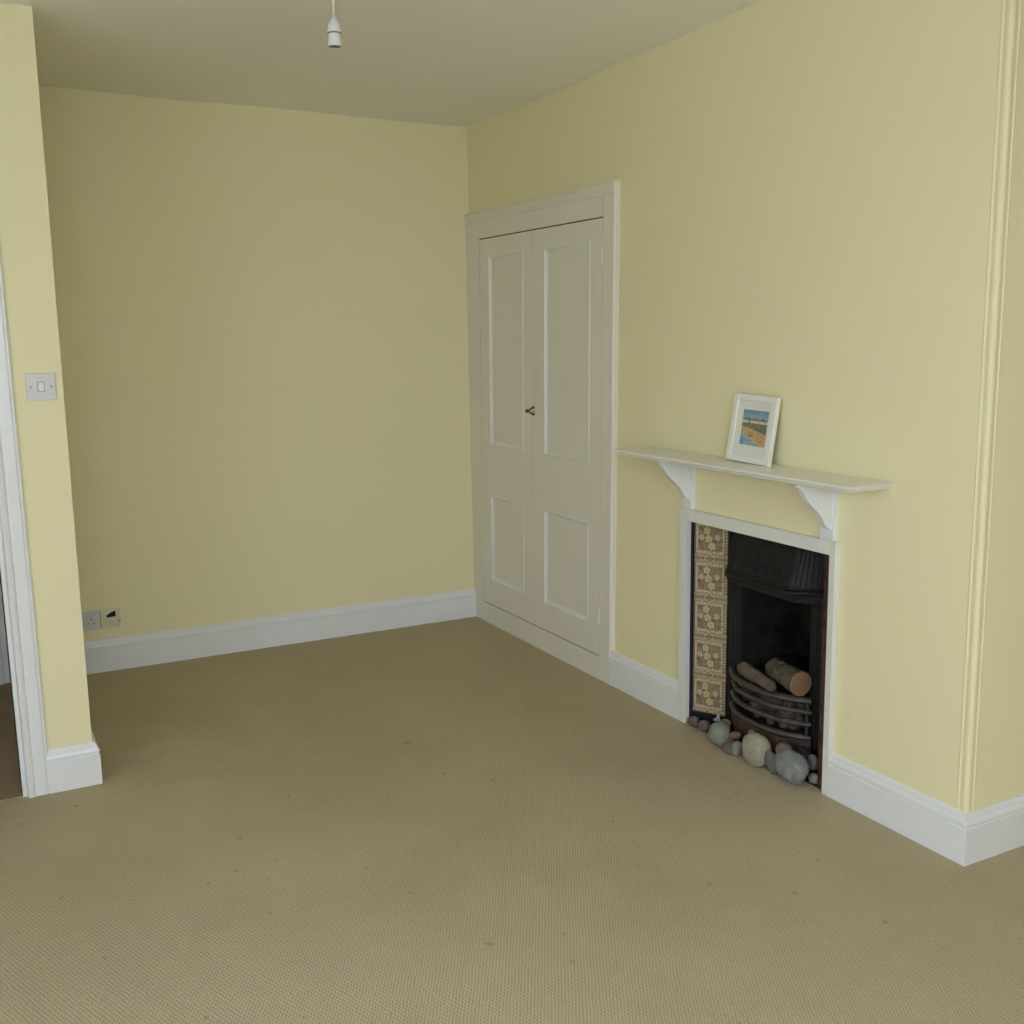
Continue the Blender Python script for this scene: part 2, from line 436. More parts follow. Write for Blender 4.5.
extrude_poly(bm, [(0, -1.3025), (-.021, -1.3025), (-.0245, -1.305), (-.0255, -1.309), (-.0235, -1.3135), (-.018, -1.316), (0, -1.316)], .1485, .2, 2)
for v in bm.verts:
    if v.co.z > .17: v.co.z = 2.066
obj('edge_bead', lean(bm), M_cup, cup)

def panel_moulding(bm, y0, y1, z0, z1):
    """mitred bead-and-slope moulding inside the rectangle (y0 > y1)"""
    prof = [(0, .0004), (.002, .0026), (.007, .0026), (.010, -.0026), (.013, -.0036), (.019, -.0072), (.022, -.0084), (.022, -.012), (0, -.012)]   # (inwards, proud)
    F = -.018
    cs = [((y0, z0), (-1, 1)), ((y1, z0), (1, 1)), ((y1, z1), (1, -1)), ((y0, z1), (-1, -1))]
    rings = [[bm.verts.new((F - pr, c[0] + d[0] * t, c[1] + d[1] * t)) for t, pr in prof] for c, d in cs]
    n = len(prof)
    for k in range(4):
        a, b_ = rings[k], rings[(k + 1) % 4]
        for j in range(n):
            bm.faces.new((a[j], a[(j + 1) % n], b_[(j + 1) % n], b_[j]))

# dark strips added as painted shade in the gaps round the doors
obj('gap_shade_strip', lean(boxes((-.013, -.0012, -1.2268, -1.2222, DB - .004, DT + .004), (-.013, -.0012, -1.2268, -.1035, DT + .0002, DT + .0048), (-.013, -.0012, -1.2268, -.1035, DB - .0045, DB - .0002), (-.013, -.0012, DL0 + .0003, DL0 + .005, DB, DT))), M_dark, cup)

def cup_door(ya, yb, pa, pb, hinge_y):
    zl0, zl1, zu0, zu1 = .230, .680, .930, 1.852
    d = obj('door', lean(boxes(
        (-.018, -.001, pa, ya, DB, DT), (-.018, -.001, yb, pb, DB, DT),
        (-.018, -.001, pb, pa, DB, zl0), (-.018, -.001, pb, pa, zl1, zu0), (-.018, -.001, pb, pa, zu1, DT),
        (-.0095, -.001, pb, pa, zl0, zl1), (-.0095, -.001, pb, pa, zu0, zu1))), M_cup, cup)
    for z0, z1 in ((zl0, zl1), (zu0, zu1)):
        bm = bmesh.new(); panel_moulding(bm, pa, pb, z0, z1)
        obj('panel_moulding', lean(bm), M_trimcup, d)
    for z in (.286, 1.785):
        bm = bmesh.new(); tube(bm, [(-.0215, hinge_y, z - .032), (-.0215, hinge_y, z + .032)], .0045, 12)
        box(bm, -.0195, -.0175, hinge_y - .012, hinge_y + .012, z - .031, z + .031)
        obj('hinge', lean(bm), M_cup, d)
    return d
cup_door(DL0, DM + .0015, -.204, -.552, DL0 + .001)
dr = cup_door(DM - .0015, DR1, -.748, -1.131, DR1 - .001)
# small dark pull: two feet on the right-hand door, arms meeting in a knob over the seam
bm = bmesh.new()
kz, ky = 1.128, -.671
for dz in (.0165, -.0145):
    tube(bm, [(-.019, ky - .008, kz + dz), (-.023, ky - .006, kz + dz), (-.030, ky, kz + dz * .8), (-.037, ky + .008, kz + dz * .3), (-.040, ky + .012, kz)], [.0065, .006, .0032, .0032, .005], 10)
tube(bm, [(-.038, ky + .010, kz), (-.041, ky + .014, kz), (-.047, ky + .018, kz), (-.050, ky + .020, kz)], [.004, .0085, .0085, .005], 12)
hd = obj('handle', bm, M_pewter, dr, smooth=True); hd['label'] = 'small dark bronze pull handle'

struct(obj('trim_2', boxes((-.0008, .001, -1.800, -1.748, .147, 1.024), (-.0008, .001, -2.672, -2.580, .147, 1.024), (-.0008, .001, -2.580, -1.800, .825, 1.024)), M_wall))

# ------------------------------------------------------------------ mantel shelf
ms = empty('mantel_shelf', (0, -2.19, 1.03))
tag(ms, 'white painted mantel shelf on two curved brackets above the fireplace', 'shelf')
SY0, SY1, SZ = -1.582, -2.788, 1.045
bm = bmesh.new()
prof = [(0, SZ - .019), (.168, SZ - .019), (.171, SZ - .017), (.172, SZ - .012), (.175, SZ - .010), (.180, SZ - .009), (.182, SZ - .006), (.182, SZ - .002), (.180, SZ), (0, SZ)]
rings = []
for (yy, s) in ((SY0, 1), (SY1, -1)):
    rings.append([bm.verts.new((-t, yy - s * (.180 - t if t > .1 else .014) * (1 if t > 0 else 1), z)) for t, z in prof])
n = len(prof)
# give the two ends the same moulded edge
for ring, s in ((rings[0], 1), (rings[1], -1)):
    for (t, z), v in zip(prof, ring):
        base = SY0 if s == 1 else SY1
        inset = 0 if z > SZ - .009 else (.014 if z < SZ - .018 else .010)
        v.co.y = base - s * inset
for j in range(n):
    bm.faces.new((rings[0][j], rings[0][(j + 1) % n], rings[1][(j + 1) % n], rings[1][j]))
bm.faces.new(rings[0]); bm.faces.new(rings[1][::-1])
obj('shelf_board', bm, M_shelf, ms)
for ya, yb in ((-1.803, -1.857), (-2.516, -2.572)):
    bm = boxes((-.020, 0, yb, ya, .8345, SZ - .0195), bev=.001)
    br = obj('bracket', bm, M_gloss, ms)
    bm = bmesh.new()
    prof = [(-.0195, SZ - .0195), (-.152, SZ - .0195), (-.153, 1.012), (-.146, 1.006), (-.138, .997), (-.130, .982), (-.117, .966), (-.100, .950), (-.084, .937), (-.070, .924), (-.058, .908), (-.049, .892), (-.038, .879), (-.0195, .870)]
    extrude_poly(bm, prof, ya - .028, yb + .006, 1)
    obj('bracket_web', bm, M_gloss, br)

# ------------------------------------------------------------------ fireplace
fp = empty('fireplace', (0, -2.2, 0))
tag(fp, 'black cast iron fireplace with floral tile cheeks in a white painted surround', 'fireplace')
OY0, OY1, IY0, IY1, TZ, LZ = -1.789, -2.588, -1.832, -2.560, .834, .790
bm = boxes((-.020, .002, IY0, OY0, 0, TZ), (-.020, .006, OY1, IY1, 0, TZ), (-.020, .006, IY1, IY0, LZ, TZ), bev=.0012)
box(bm, -.024, -.001, OY1 - .0015, OY1 + .006, .150, TZ + .0015, bev=.002)
obj('surround', bm, M_surr, fp)
# iron insert outer rim
bm = boxes((.003, .012, -1.8395, -1.820, 0, LZ + .012), (-.004, .010, -2.572, -1.84, LZ + .002, LZ + .014))
obj('outer_rim', bm, M_ironedge, fp)
obj('rusty_rim', boxes((.000, .010, -2.566, -2.5215, 0, LZ + .012)), M_rust, fp)['label'] = 'rust-brown right edge of the iron insert'
TO, TI = (.0125, -1.8265), (.080, -1.951)       # tile cheek, plan, outer and inner
XI, IN0, IN1 = .083, -1.952, -2.456
CHK = {1: (TO, TI), -1: ((.0065, -2.5600), (.081, -2.4560))}
# strips above/below the tiles (iron)
def cheek(bm, z0, z1, x_off=0.0, sides=(1, -1)):
    for s in sides:
        a, b_ = [(q[0] + x_off, q[1]) for q in CHK[s]]
        extrude_poly(bm, [a, b_, (b_[0] + .012, b_[1] + s * .006), (a[0] + .012, a[1] + s * .006)], z0, z1, 2)
for s_ in (1, -1):
    bm = bmesh.new(); cheek(bm, 0, .800, .0035, (s_,)); cheek(bm, 0, .043, -.001, (s_,))
    obj('cheek_plate', bm, M_ironedge, fp)

# tile pattern -------------------------------------------------------------
def smooth(a, b_, x):
    t = max(0, min(1, (x - a) / (b_ - a))); return t * t * (3 - 2 * t)
def mixc(a, b_, t): return tuple(a[i] * (1 - t) + b_[i] * t for i in range(3))
CREAM, TAN, BROWN, DARK, OLIVE, PINK, YEL = [lin(c) for c in ((236, 222, 184), (206, 184, 140), (124, 88, 50), (56, 38, 28), (126, 112, 58), (232, 208, 192), (228, 218, 168))]
FL = [(.42, .30, .105, YEL), (.46, .51, .11, YEL), (.55, .69, .11, YEL), (.70, .46, .085, PINK), (.27, .48, .08, PINK)]
LV = [(.28, .70, .10, .7, BROWN), (.74, .73, .11, -.7, BROWN), (.27, .26, .07, .5, DARK), (.70, .28, .09, -.5, OLIVE), (.58, .36, .07, .2, OLIVE), (.37, .62, .08, .9, OLIVE), (.80, .55, .06, -.2, BROWN), (.22, .60, .05, .2, DARK), (.62, .58, .06, .9, DARK)]
def tile_col(u, v):
    """u across, v down, both 0..1"""
    e = min(u, 1 - u, v, 1 - v)
    if e < .008: return lin((110, 95, 70))
    c = CREAM
    n = noise.noise(Vector((u * 14, v * 14, 3)))
    c = mixc(c, TAN, smooth(-.2, .5, n) * .5)
    eh = min(v, 1 - v); ev = min(u, 1 - u)
    # border rules top and bottom, with a lozenge in the middle
    lo = abs(u - .5) + abs(eh - 0) * 1.1
    if lo < .20:
        c = mixc(OLIVE, TAN, .5) if lo < .10 else (BROWN if lo < .125 else (CREAM if lo < .175 else BROWN))
    elif eh < .115:
        k = int(eh / .0165)
        c = (TAN, BROWN, CREAM, BROWN, CREAM, TAN, BROWN)[k % 7]
    elif ev < .135:
        # bead columns
        if ev < .022: c = TAN
        elif ev < .036: c = BROWN
        elif ev < .105:
            q = (v * 13) % 1; d = sqrt(((ev - .070) / .030) ** 2 + ((q - .5) / .40) ** 2)
            c = CREAM if d < .8 else BROWN
        elif ev < .12: c = BROWN
        else: c = PINK
    else:
        c = mixc(mixc(BROWN, OLIVE, .35), TAN, .25 + .35 * smooth(-.3, .5, n)) if (ev > .17 and eh > .17) else c
        if eh < .20 and ((u * 12) % 1 - .5) ** 2 * 5 + ((eh - .155) / .05) ** 2 < 1: c = PINK
        elif eh < .21: c = mixc(c, BROWN, .55)
        for lx, ly, lr, a, lc in LV:
            dx, dy = u - lx, v - ly
            p = dx * cos(a) + dy * sin(a); q = -dx * sin(a) + dy * cos(a)
            lobes = 1 + .22 * sin(5 * math.atan2(q, p))
            d = sqrt((p / lr) ** 2 + (q / (lr * .75)) ** 2) / lobes
            if d < 1: c = lc if (int((p + 1) * 60) % 3) else mixc(lc, CREAM, .35)
        for fx, fy, frd, fc in FL:
            dx, dy = u - fx, v - fy; d = sqrt(dx * dx + dy * dy); a = math.atan2(dy, dx)
            pr = frd * (.72 + .28 * abs(cos(2.5 * a + fx * 9)))
            if d < pr: c = mixc(fc, BROWN, .5) if d < frd * .18 else mixc(fc, BROWN, .22 * (1 - d / pr))
            elif d < pr * 1.22: c = DARK if (a > -1.2 and a < 2.4) else BROWN
    sp = noise.noise(Vector((u * 60, v * 60, 9)))
    return mixc(c, TAN if sp < .12 else CREAM, .16 + .30 * abs(sp))
NT = 64
ZB, TH = .046, .1505
W = sqrt((TI[0] - TO[0]) ** 2 + (TI[1] - TO[1]) ** 2)
UW = .955                                   # a sliver of each tile is lost behind the rim
def tile_panel(s):
    bm = bmesh.new(); cl = bm.verts.layers.float_color.new('Col')
    a, b_ = [Vector((*q, 0)) for q in CHK[s]]
    for t in range(5):
        ztop = ZB + (t + 1) * TH
        grid = []
        for i in range(NT + 1):
            col = []
            for j in range(NT + 1):
                uu = i / NT; z = ztop - TH * j / NT
                p = a.lerp(b_, uu); vert = bm.verts.new((p.x, p.y, z)); vert[cl] = (*[q * (.68 if s == 1 else .20) for q in tile_col(.02 + uu * UW, j / NT)], 1)  # same tiles; right panel's shade at its glancing angle is darkened into the colour
                col.append(vert)
            grid.append(col)
        for i in range(NT):
            for j in range(NT):
                bm.faces.new((grid[i][j], grid[i + 1][j], grid[i + 1][j + 1], grid[i][j + 1]))
    ob = obj('tile_panel', bm, M_tile, fp)
    return ob
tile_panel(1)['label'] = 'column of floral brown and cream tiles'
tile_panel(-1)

# inner front plate around the arch of the fire
bm = boxes((XI, XI + .012, -2.030, IN0, 0, .80), (XI, XI + .012, IN1, -2.382, 0, .80), (XI, XI + .012, -2.382, -2.030, .60, .80))
for s in (1, -1):       # slim raised rib on each side
    yy = -2.206 + s * .236
    tube(bm, [(XI, yy, 0), (XI, yy, .80)], .007, 8)
    yy = -2.206 + s * .205
    tube(bm, [(XI, yy, 0), (XI, yy, .60)], .0045, 8)
obj('front_plate', bm, M_iron, fp)

# canopy / hood
def hood_plan(xf, half, wide, xb, n=7):
    """front face parallel to the wall, convex quarter-round returns"""
    L = []
    for i in range(n + 1):
        a = pi / 2 * i / n
        L.append((xb + (xf - xb) * (.2 * sin(a) + .8 * i / n), -2.206 + wide + (half - wide) * (.2 * (1 - cos(a)) + .8 * i / n)))
    return L + [(x, -4.412 - y) for x, y in reversed(L)]
hood_b = hood_plan(.000, .158, .243, XI + .006)
hood_t = hood_plan(.052, .146, .235, XI + .008)
def prism(bm, pb, pt, zb, zt):
    A = [bm.verts.new((*p, zb)) for p in pb]; B = [bm.verts.new((*p, zt)) for p in pt]
    n = len(A)
    bm.faces.new(A[::-1]); bm.faces.new(B)
    for i in range(n):
        bm.faces.new((A[i], A[(i + 1) % n], B[(i + 1) % n], B[i]))
bm = bmesh.new()
prism(bm, hood_b, hood_t, .640, .812)
hood = obj('hood', bm, M_iron, fp)
# lip mouldings under the hood
bm = bmesh.new()
def ring_path(z, off):
    return [(x, y, z) for x, y in hood_plan(-off, .158 + off * .5, .242, XI + .004)]
for z, r, off in ((.640, .0055, .001), (.626, .0065, .004), (.612, .004, .000)):
    pts = ring_path(z, off)
    tube(bm, pts, r, 8)
hb2 = [(XI + .004, -1.956), (.004, -2.050), (.004, -2.362), (XI + .004, -2.456)]
hb3 = [(XI + .004, -1.970), (.030, -2.062), (.030, -2.350), (XI + .004, -2.442)]
prism(bm, hb3, hb2, .585, .640)
obj('lip_moulding', bm, M_iron, hood, smooth=False)
# border bead and scroll relief on the hood face
def hf(y, z, out=.001):
    t = (z - .640) / .172
    return (.055 * t - out, y + (-2.206 - y) * .06 * t, z)
bm = bmesh.new()
for s in (1, -1):
    tube(bm, [hf(-2.206 + s * .150, .652), hf(-2.206 + s * .150, .806)], .0030, 6)
    tube(bm, [hf(-2.206 + s * .140, .655), hf(-2.206 + s * .140, .806)], .0018, 6)
tube(bm, [hf(-2.066, .652), hf(-2.346, .652)], .0028, 6)
for k in range(1, 7):      # reeding on the rounded returns
    for a, b_ in ((hood_b[k], hood_t[k]), (hood_b[-1 - k], hood_t[-1 - k])):
        tube(bm, [(*a, .648), (*b_, .81)], .0026, 6)
obj('hood_border', bm, M_iron, hood)
bm = bmesh.new()
def scroll(cy, cz, r, turns, start, flip, rad=.0042, n=26):
    pts = []
    for i in range(n):
        t = i / (n - 1); a = start + flip * turns * 2 * pi * t; rr = r * (1 - .82 * t)
        pts.append(hf(cy + rr * cos(a), cz + rr * sin(a), .003))
    tube(bm, pts, [rad * (1 - .35 * i / (n - 1)) for i in range(n)], 6)
for s in (1, -1):
    c = -2.206
    scroll(c + s * .034, .688, .024, 1.5, pi / 2 if s > 0 else pi / 2, s)
    scroll(c + s * .034, .722, .015, 1.2, -pi / 2, -s, .0035)
    scroll(c + s * .076, .678, .016, 1.3, pi / 2, -s, .0035)
    scroll(c + s * .110, .670, .010, 1.1, pi / 2, s, .003)
    pts = [(c + s * .008, .668), (c + s * .03, .661), (c + s * .06, .666), (c + s * .085, .660), (c + s * .122, .662)]
    tube(bm, [hf(y, z, .002) for y, z in pts], [.005, .0045, .004, .0035, .002], 6)
    pts = [(c + s * .006, .690), (c + s * .014, .712), (c + s * .010, .734), (c + s * .003, .752)]
    tube(bm, [hf(y, z, .002) for y, z in pts], [.004, .005, .004, .002], 6)
    for y, z in ((.052, .706), (.060, .694), (.092, .688), (.048, .738), (.022, .742)):
        bmesh.ops.create_icosphere(bm, subdivisions=2, radius=.0055, matrix=Matrix.Translation(hf(c + s * y, z, .001)))
obj('scroll_relief', bm, M_iron, hood, smooth=True)

# fireback and hearth
bm = bmesh.new()
fb0 = [(.094, -2.030), (.30, -2.105), (.30, -2.307), (.094, -2.382)]
prism(bm, [(p[0], p[1]) for p in fb0] , [(.094, -2.030), (.26, -2.105), (.26, -2.307), (.094, -2.382)], 0, .66)
# keep only the shell: remove the front face and bottom
for f in list(bm.faces):
    c = f.calc_center_median()
    if abs(c.x - .094) < 1e-3 or c.z < .001:
        bm.faces.remove(f)
obj('fireback', bm, M_soot, fp)
bm = bmesh.new()
prism(bm, [(.12, -2.04), (.29, -2.10), (.29, -2.31), (.12, -2.37)], [(.20, -2.07), (.29, -2.10), (.29, -2.31), (.20, -2.34)], 0, .30)
obj('back_brick', bm, M_soot, fp)
obj('hearth', boxes((.0, .33, -2.572, -1.838, -.004, .004)), M_iron, fp)

# grate --------------------------------------------------------------------
GC = -2.209
def bow(half, x0, depth, n=25):
    out = []
    for i in range(n):
        t = -1 + 2 * i / (n - 1)
        out.append((x0 - depth * (1 - abs(t) ** 2.4), GC + half * t))
    return out
gr = empty('grate', (0, 0, 0)); gr.parent = fp; gr.location = (0.05, .0, 0)
def bow_bar(name, z0, z1, thick, half, x0, depth, mat, par, bulge=0.0):
    bm = bmesh.new(); path = bow(half, x0, depth)
    prof = [(0, z0), (thick * .6, z0), (thick, z0 + (z1 - z0) * .25), (thick + bulge, (z0 + z1) / 2), (thick, z0 + (z1 - z0) * .75), (thick * .6, z1), (0, z1)]
    sweep(bm, path, prof, 1)
    bmesh.ops.recalc_face_normals(bm, faces=bm.faces)
    return obj(name, bm, mat, par)
grw = gr
for z0, z1, th, d in ((.241, .262, .020, .074), (.202, .218, .013, .072), (.158, .175, .013, .072), (.112, .129, .015, .074)):
    bow_bar('bar', z0, z1, th, .2, .074, d, M_bar, grw, .002)
bow_bar('lower_fret', .036, .113, .008, .2, .074, .069, M_rust, grw)
bow_bar('lower_fret_rim', .104, .109, .013, .2, .074, .070, M_bar, grw)
for t in (-.93, .93):
    yy = GC + .2 * t; xx = .074 - .072 * (1 - abs(t) ** 2.4) + .004
    bm = bmesh.new(); tube(bm, [(xx, yy, .04), (xx, yy, .25)], .006, 8)
    obj('upright', bm, M_bar, grw)
bm = bmesh.new()
bb = bow(.192, .072, .066)
prism(bm, bb + [(.20, GC + .13), (.20, GC - .13)], bb + [(.20, GC + .13), (.20, GC - .13)], .118, .126)
obj('grate_floor', bm, M_iron, grw)
# ashes and coals packed behind the bars
bm = bmesh.new()
for k in range(90):
    yy = GC + random.uniform(-.15, .15); t = (yy - GC) / .2
    xx = .074 - .072 * (1 - abs(t) ** 2.4) + random.uniform(.020, .09)
    z = random.uniform(.140, .222)
    r = random.uniform(.014, .022)
    q = bmesh.ops.create_icosphere(bm, subdivisions=2, radius=r, matrix=Matrix.Translation((xx, yy, z)))
    for v in q['verts']:
        v.co += noise.noise_vector(v.co * 60) * .006
co = obj('coals', bm, paint('grey_ash_coal', (.075, .062, .046), rough=.95, var=.5, scale=40, bump=.8, bscale=90, dist=.003), grw)
co['kind'] = 'stuff'; co['label'] = 'grey-brown ash and cinders behind the bars'

# ------------------------------------------------------------------ logs
def log(name, p0, p1, r0, r1, label, bark, knots, cut_r=None, bend=.0):
    p0, p1 = Vector(p0), Vector(p1)
    root = empty(name, (p0 + p1) / 2)
    tag(root, label, 'log')
    bm = bmesh.new(); n = 36; seg = 36
    d = (p1 - p0).normalized(); side = d.cross(Vector((0, 0, 1))).normalized(); up = side.cross(d)
    rings = []
    for i in range(n + 1):
        t = i / n; c = p0.lerp(p1, t) + up * bend * sin(pi * t) ; r = r0 + (r1 - r0) * t
        if knots and t < .06: r *= .75 + .25 * smooth(0, .06, t)
        if knots and t > .94 and cut_r is None: r *= .75 + .25 * smooth(1, .94, t)
        ring = []
        for k in range(seg):
            a = 2 * pi * k / seg; q = Vector((cos(a) * 2, sin(a) * 2, t * 5 + r0 * 90))
            rr = r * (1 + .10 * noise.noise(q) + .05 * noise.noise(q * 3.1))
            ring.append(bm.verts.new(c + (side * cos(a) + up * sin(a)) * rr))
        rings.append(ring)
    for a, b_ in zip(rings, rings[1:]):
        for k in range(seg):
            bm.faces.new((a[k], a[(k + 1) % seg], b_[(k + 1) % seg], b_[k]))
    bm.faces.new(rings[0][::-1])
    endco = [v.co.copy() for v in rings[-1]]
    if cut_r is None: bm.faces.new(rings[-1])
    obj('bark', bm, bark, root, smooth=True)
    if cut_r is not None:
        bm = bmesh.new()
        cc = sum(endco, Vector()) / len(endco)
        vs = [bm.verts.new(v) for v in endco]; ci = [bm.verts.new(cc + (v - cc) * .93 + d * .002) for v in endco]
        for k in range(seg):
            bm.faces.new((vs[k], vs[(k + 1) % seg], ci[(k + 1) % seg], ci[k]))
        bm.faces.new(ci)
        c = obj('cut_end', bm, M_cut, root, origin=cc); c['label'] = 'pale orange sawn end of the log'
    return root
log('log', (.072, -2.212, .314), (.036, -2.394, .312), .035, .042, 'thick rough-barked log with pale orange sawn end lying in the grate', M_bark, True, cut_r=1)
log('log', (.022, -2.110, .294), (-.018, -2.318, .287), .026, .018, 'thinner smooth grey-brown log resting along the front of the grate', M_bark2, True)

# ------------------------------------------------------------------ pebbles
GROUP = None
def stone(x, y, z, rx, ry, rz, rot, c, label, seed, vein=None, lump=.10, boxy=2.3):
    """rx along the wall (y), ry into the wall (x), rz up"""
    bm = bmesh.new(); bmesh.ops.create_icosphere(bm, subdivisions=5, radius=1)
    R = Matrix.Rotation(rot[2], 3, 'Z') @ Matrix.Rotation(rot[1], 3, 'Y') @ Matrix.Rotation(rot[0], 3, 'X')
    off = Vector((seed * 3.7, seed * 1.3, seed * 7.1))
    for v in bm.verts:
        p = v.co.normalized()
        k = (abs(p.x) ** boxy + abs(p.y) ** boxy + abs(p.z) ** boxy) ** (-1 / boxy)
        k *= 1 + lump * noise.noise(p * 1.1 + off) + lump * .25 * noise.noise(p * 3.3 + off)
        v.co = R @ Vector((p.x * k * ry, p.y * k * rx, p.z * k * rz))
    zmin = min(v.co.z for v in bm.verts)
    if z is None: z = -zmin + .0005
    me_o = obj('pebble', bm, stone_mat('pebble_stone_%d' % seed, c, vein), None, smooth=True)
    me_o.location = (x, y, z)
    tag(me_o, label, 'stone', GROUP)
    return me_o
GROUP = 'beach pebbles heaped along the hearth'
S = stone
S(-.012, -1.880, None, .027, .020, .020, (0, 0, 0), (.21, .165, .145), 'flat pinkish-brown pebble at the left end of the row, against the white surround', 1)
S(-.008, -1.940, None, .025, .020, .022, (.1, 0, .1), (.23, .19, .165), 'oval pinkish-grey pebble, second from the left end of the row', 2)
S(-.047, -2.077, .043, .041, .034, .043, (0, 0, .1), (.36, .37, .28), 'large round pale grey-green stone, leftmost of the large ones', 3, lump=.08)
S(-.014, -2.056, .052, .030, .018, .030, (.2, 0, 0), (.25, .235, .225), 'grey pebble tucked behind the large grey-green stone on its right', 4)
S(-.026, -2.138, .056, .027, .016, .0145, (-.35, 0, 0), (.32, .20, .165), 'reddish-pink oval pebble lying against the iron between two large round stones', 5)
S(-.034, -2.122, .024, .024, .018, .022, (0, 0, 0), (.215, .175, .155), 'small brown-grey pebble beneath the reddish-pink oval one', 6)
S(-.068, -2.155, None, .024, .020, .020, (.3, 0, .2), (.25, .175, .15), 'low dusky-pink pebble at the carpet edge of the row', 7)
S(-.058, -2.184, None, .018, .018, .029, (.25, 0, 0), (.40, .38, .29), 'small upright cream pebble touching the biggest cream stone', 8)
S(-.054, -2.284, .0595, .056, .038, .058, (0, 0, .1), (.50, .47, .325), 'large round cream stone, the palest, in the middle of the row', 9, lump=.05)
S(-.050, -2.356, None, .030, .018, .040, (-.45, 0, .15), (.20, .20, .165), 'dull grey angular stone between the big cream and big veined stones', 10, lump=.18, boxy=1.9)
S(-.016, -2.378, .080, .030, .024, .029, (.1, 0, 0), (.29, .20, .165), 'rounded pink-brown stone behind the grey veined one', 11)
S(-.042, -2.446, .0565, .066, .042, .053, (.12, 0, 0), (.30, .315, .275), 'largest grey stone with whitish veins at the right end of the row', 12, vein=(.46, .46, .42), lump=.14, boxy=2.1)
S(.034, -2.418, .072, .034, .020, .026, (0, 0, 0), (.03, .029, .027), 'dark blackish stone behind the largest veined grey stone', 13)
S(.014, -2.492, None, .022, .017, .018, (-.3, 0, 0), (.38, .34, .27), 'small pale beige pebble at the right end beside the black rim', 14)
S(.026, -2.470, .064, .022, .015, .028, (.2, 0, 0), (.19, .195, .175), 'grey pebble wedged behind the right side of the veined stone', 15)
S(.024, -1.982, .016, .030, .016, .015, (0, 0, 0), (.33, .29, .23), 'flat pale fawn pebble behind the oval pinkish-grey one', 16)
S(.034, -2.012, .052, .022, .012, .011, (0, 0, .2), (.36, .31, .20), 'small pale yellowish flat pebble on top of the heap behind', 17)
S(-.040, -2.018, None, .012, .012, .016, (0, 0, 0), (.30, .27, .21), 'tiny tan pebble at the left foot of the large grey-green stone', 18)
S(-.020, -2.222, .090, .017, .011, .012, (.2, 0, 0), (.34, .31, .21), 'small yellowish pebble peeping over the big cream stone', 19)
# white coral-like shell fragment
bm = bmesh.new()
tube(bm, [(.034, -1.945, .040), (.034, -1.960, .046), (.033, -1.972, .048)], [.006, .008, .006], 10)
tube(bm, [(.033, -1.968, .046), (.031, -1.971, .062), (.030, -1.970, .070)], [.007, .006, .004], 10)
tube(bm, [(.033, -1.970, .046), (.031, -1.985, .044)], [.006, .004], 10)
o = obj('shell', bm, paint('bleached_shell', (.5, .53, .52), rough=.6, var=.1, scale=60), smooth=True)
tag(o, 'little bleached white knobbly shell fragment standing behind the left pebbles', 'shell')

# ------------------------------------------------------------------ framed picture on the shelf
PW, PH, PT = .213, .226, .018
pf = empty('picture_frame', (-.044, -2.206, SZ + .0005))
tag(pf, 'small white framed beach picture leaning on the mantel shelf', 'picture')
def rect_ring(bm, y0, y1, z0, z1, wd, xf, xb, inner_x):
    for (a, b_, c, d) in ((y0, y0 + wd, z0, z1), (y1 - wd, y1, z0, z1), (y0 + wd, y1 - wd, z0, z0 + wd), (y0 + wd, y1 - wd, z1 - wd, z1)):
        box(bm, xf, xb, a, b_, c, d, bev=.0018)
def child_local(name, bm, mat, par):
    bmesh.ops.recalc_face_normals(bm, faces=bm.faces)
    me = bpy.data.meshes.new(name); bm.to_mesh(me); bm.free(); me.materials.append(mat)
    o = bpy.data.objects.new(name, me); link(o, par); return o
bm = bmesh.new(); rect_ring(bm, -PW / 2, PW / 2, 0, PH, .020, -PT, 0, 0)
child_local('frame', bm, M_picframe, pf)
child_local('backing_board', boxes((-.004, -.001, -PW / 2 + .01, PW / 2 - .01, .01, PH - .01)), paint('brown_board', (.25, .18, .1), rough=.8), pf)
iy, iz0, iz1 = .0610, .058, .176
bm = boxes((-.010, -.004, iy, PW / 2 - .018, .018, PH - .018), (-.010, -.004, -PW / 2 + .018, -iy - .008, .018, PH - .018), (-.010, -.004, -iy - .008, iy, .018, iz0), (-.010, -.004, -iy - .008, iy, iz1, PH - .018))
child_local('mount', bm, M_mount, pf)
def beach(u, v):
    """u left-right, v down"""
    sky = mixc(lin((96, 150, 182)), lin((138, 178, 196)), smooth(0, .25, v))
    c = mixc(sky, lin((170, 190, 190)), .5 * smooth(.0, .5, noise.noise(Vector((u * 5, v * 9, 1)))))
    roof = .235 + .02 * sin(u * 22) + .015 * sin(u * 47)
    if v > roof: c = lin((92, 98, 86)) if noise.noise(Vector((u * 20, v * 14, 4))) > -.35 else lin((120, 122, 96))
    if .27 < v < .37 and noise.noise(Vector((u * 9, 2.2, 4))) > -.28: c = lin((224, 218, 190)) if v > .29 else lin((120, 96, 80))
    if .30 < v < .40 and .76 < u < .86: c = lin((226, 232, 232))
    if v > .37: c = mixc(lin((112, 120, 84)), lin((88, 96, 90)), smooth(-.3, .3, noise.noise(Vector((u * 7, v * 12, 7)))))
    edge = .47 + .20 * u ** 1.3
    if v > edge: c = mixc(lin((216, 176, 110)), lin((196, 152, 92)), smooth(-.2, .4, noise.noise(Vector((u * 8, v * 18, 2)))))
    if v > edge - .09 and v < edge and u > .55: c = lin((84, 88, 74))
    if (u - .38) ** 2 * 6 + (v - .72) ** 2 * 40 < .05: c = lin((150, 112, 76))
    sea = .66 + .40 * max(0, u) ** .9
    if v > sea and u < .72: c = mixc(lin((92, 154, 190)), lin((150, 190, 200)), smooth(.3, -.3, noise.noise(Vector((u * 6, v * 20, 5)))))
    elif v > sea - .03 and u < .72: c = lin((214, 200, 150))
    return c
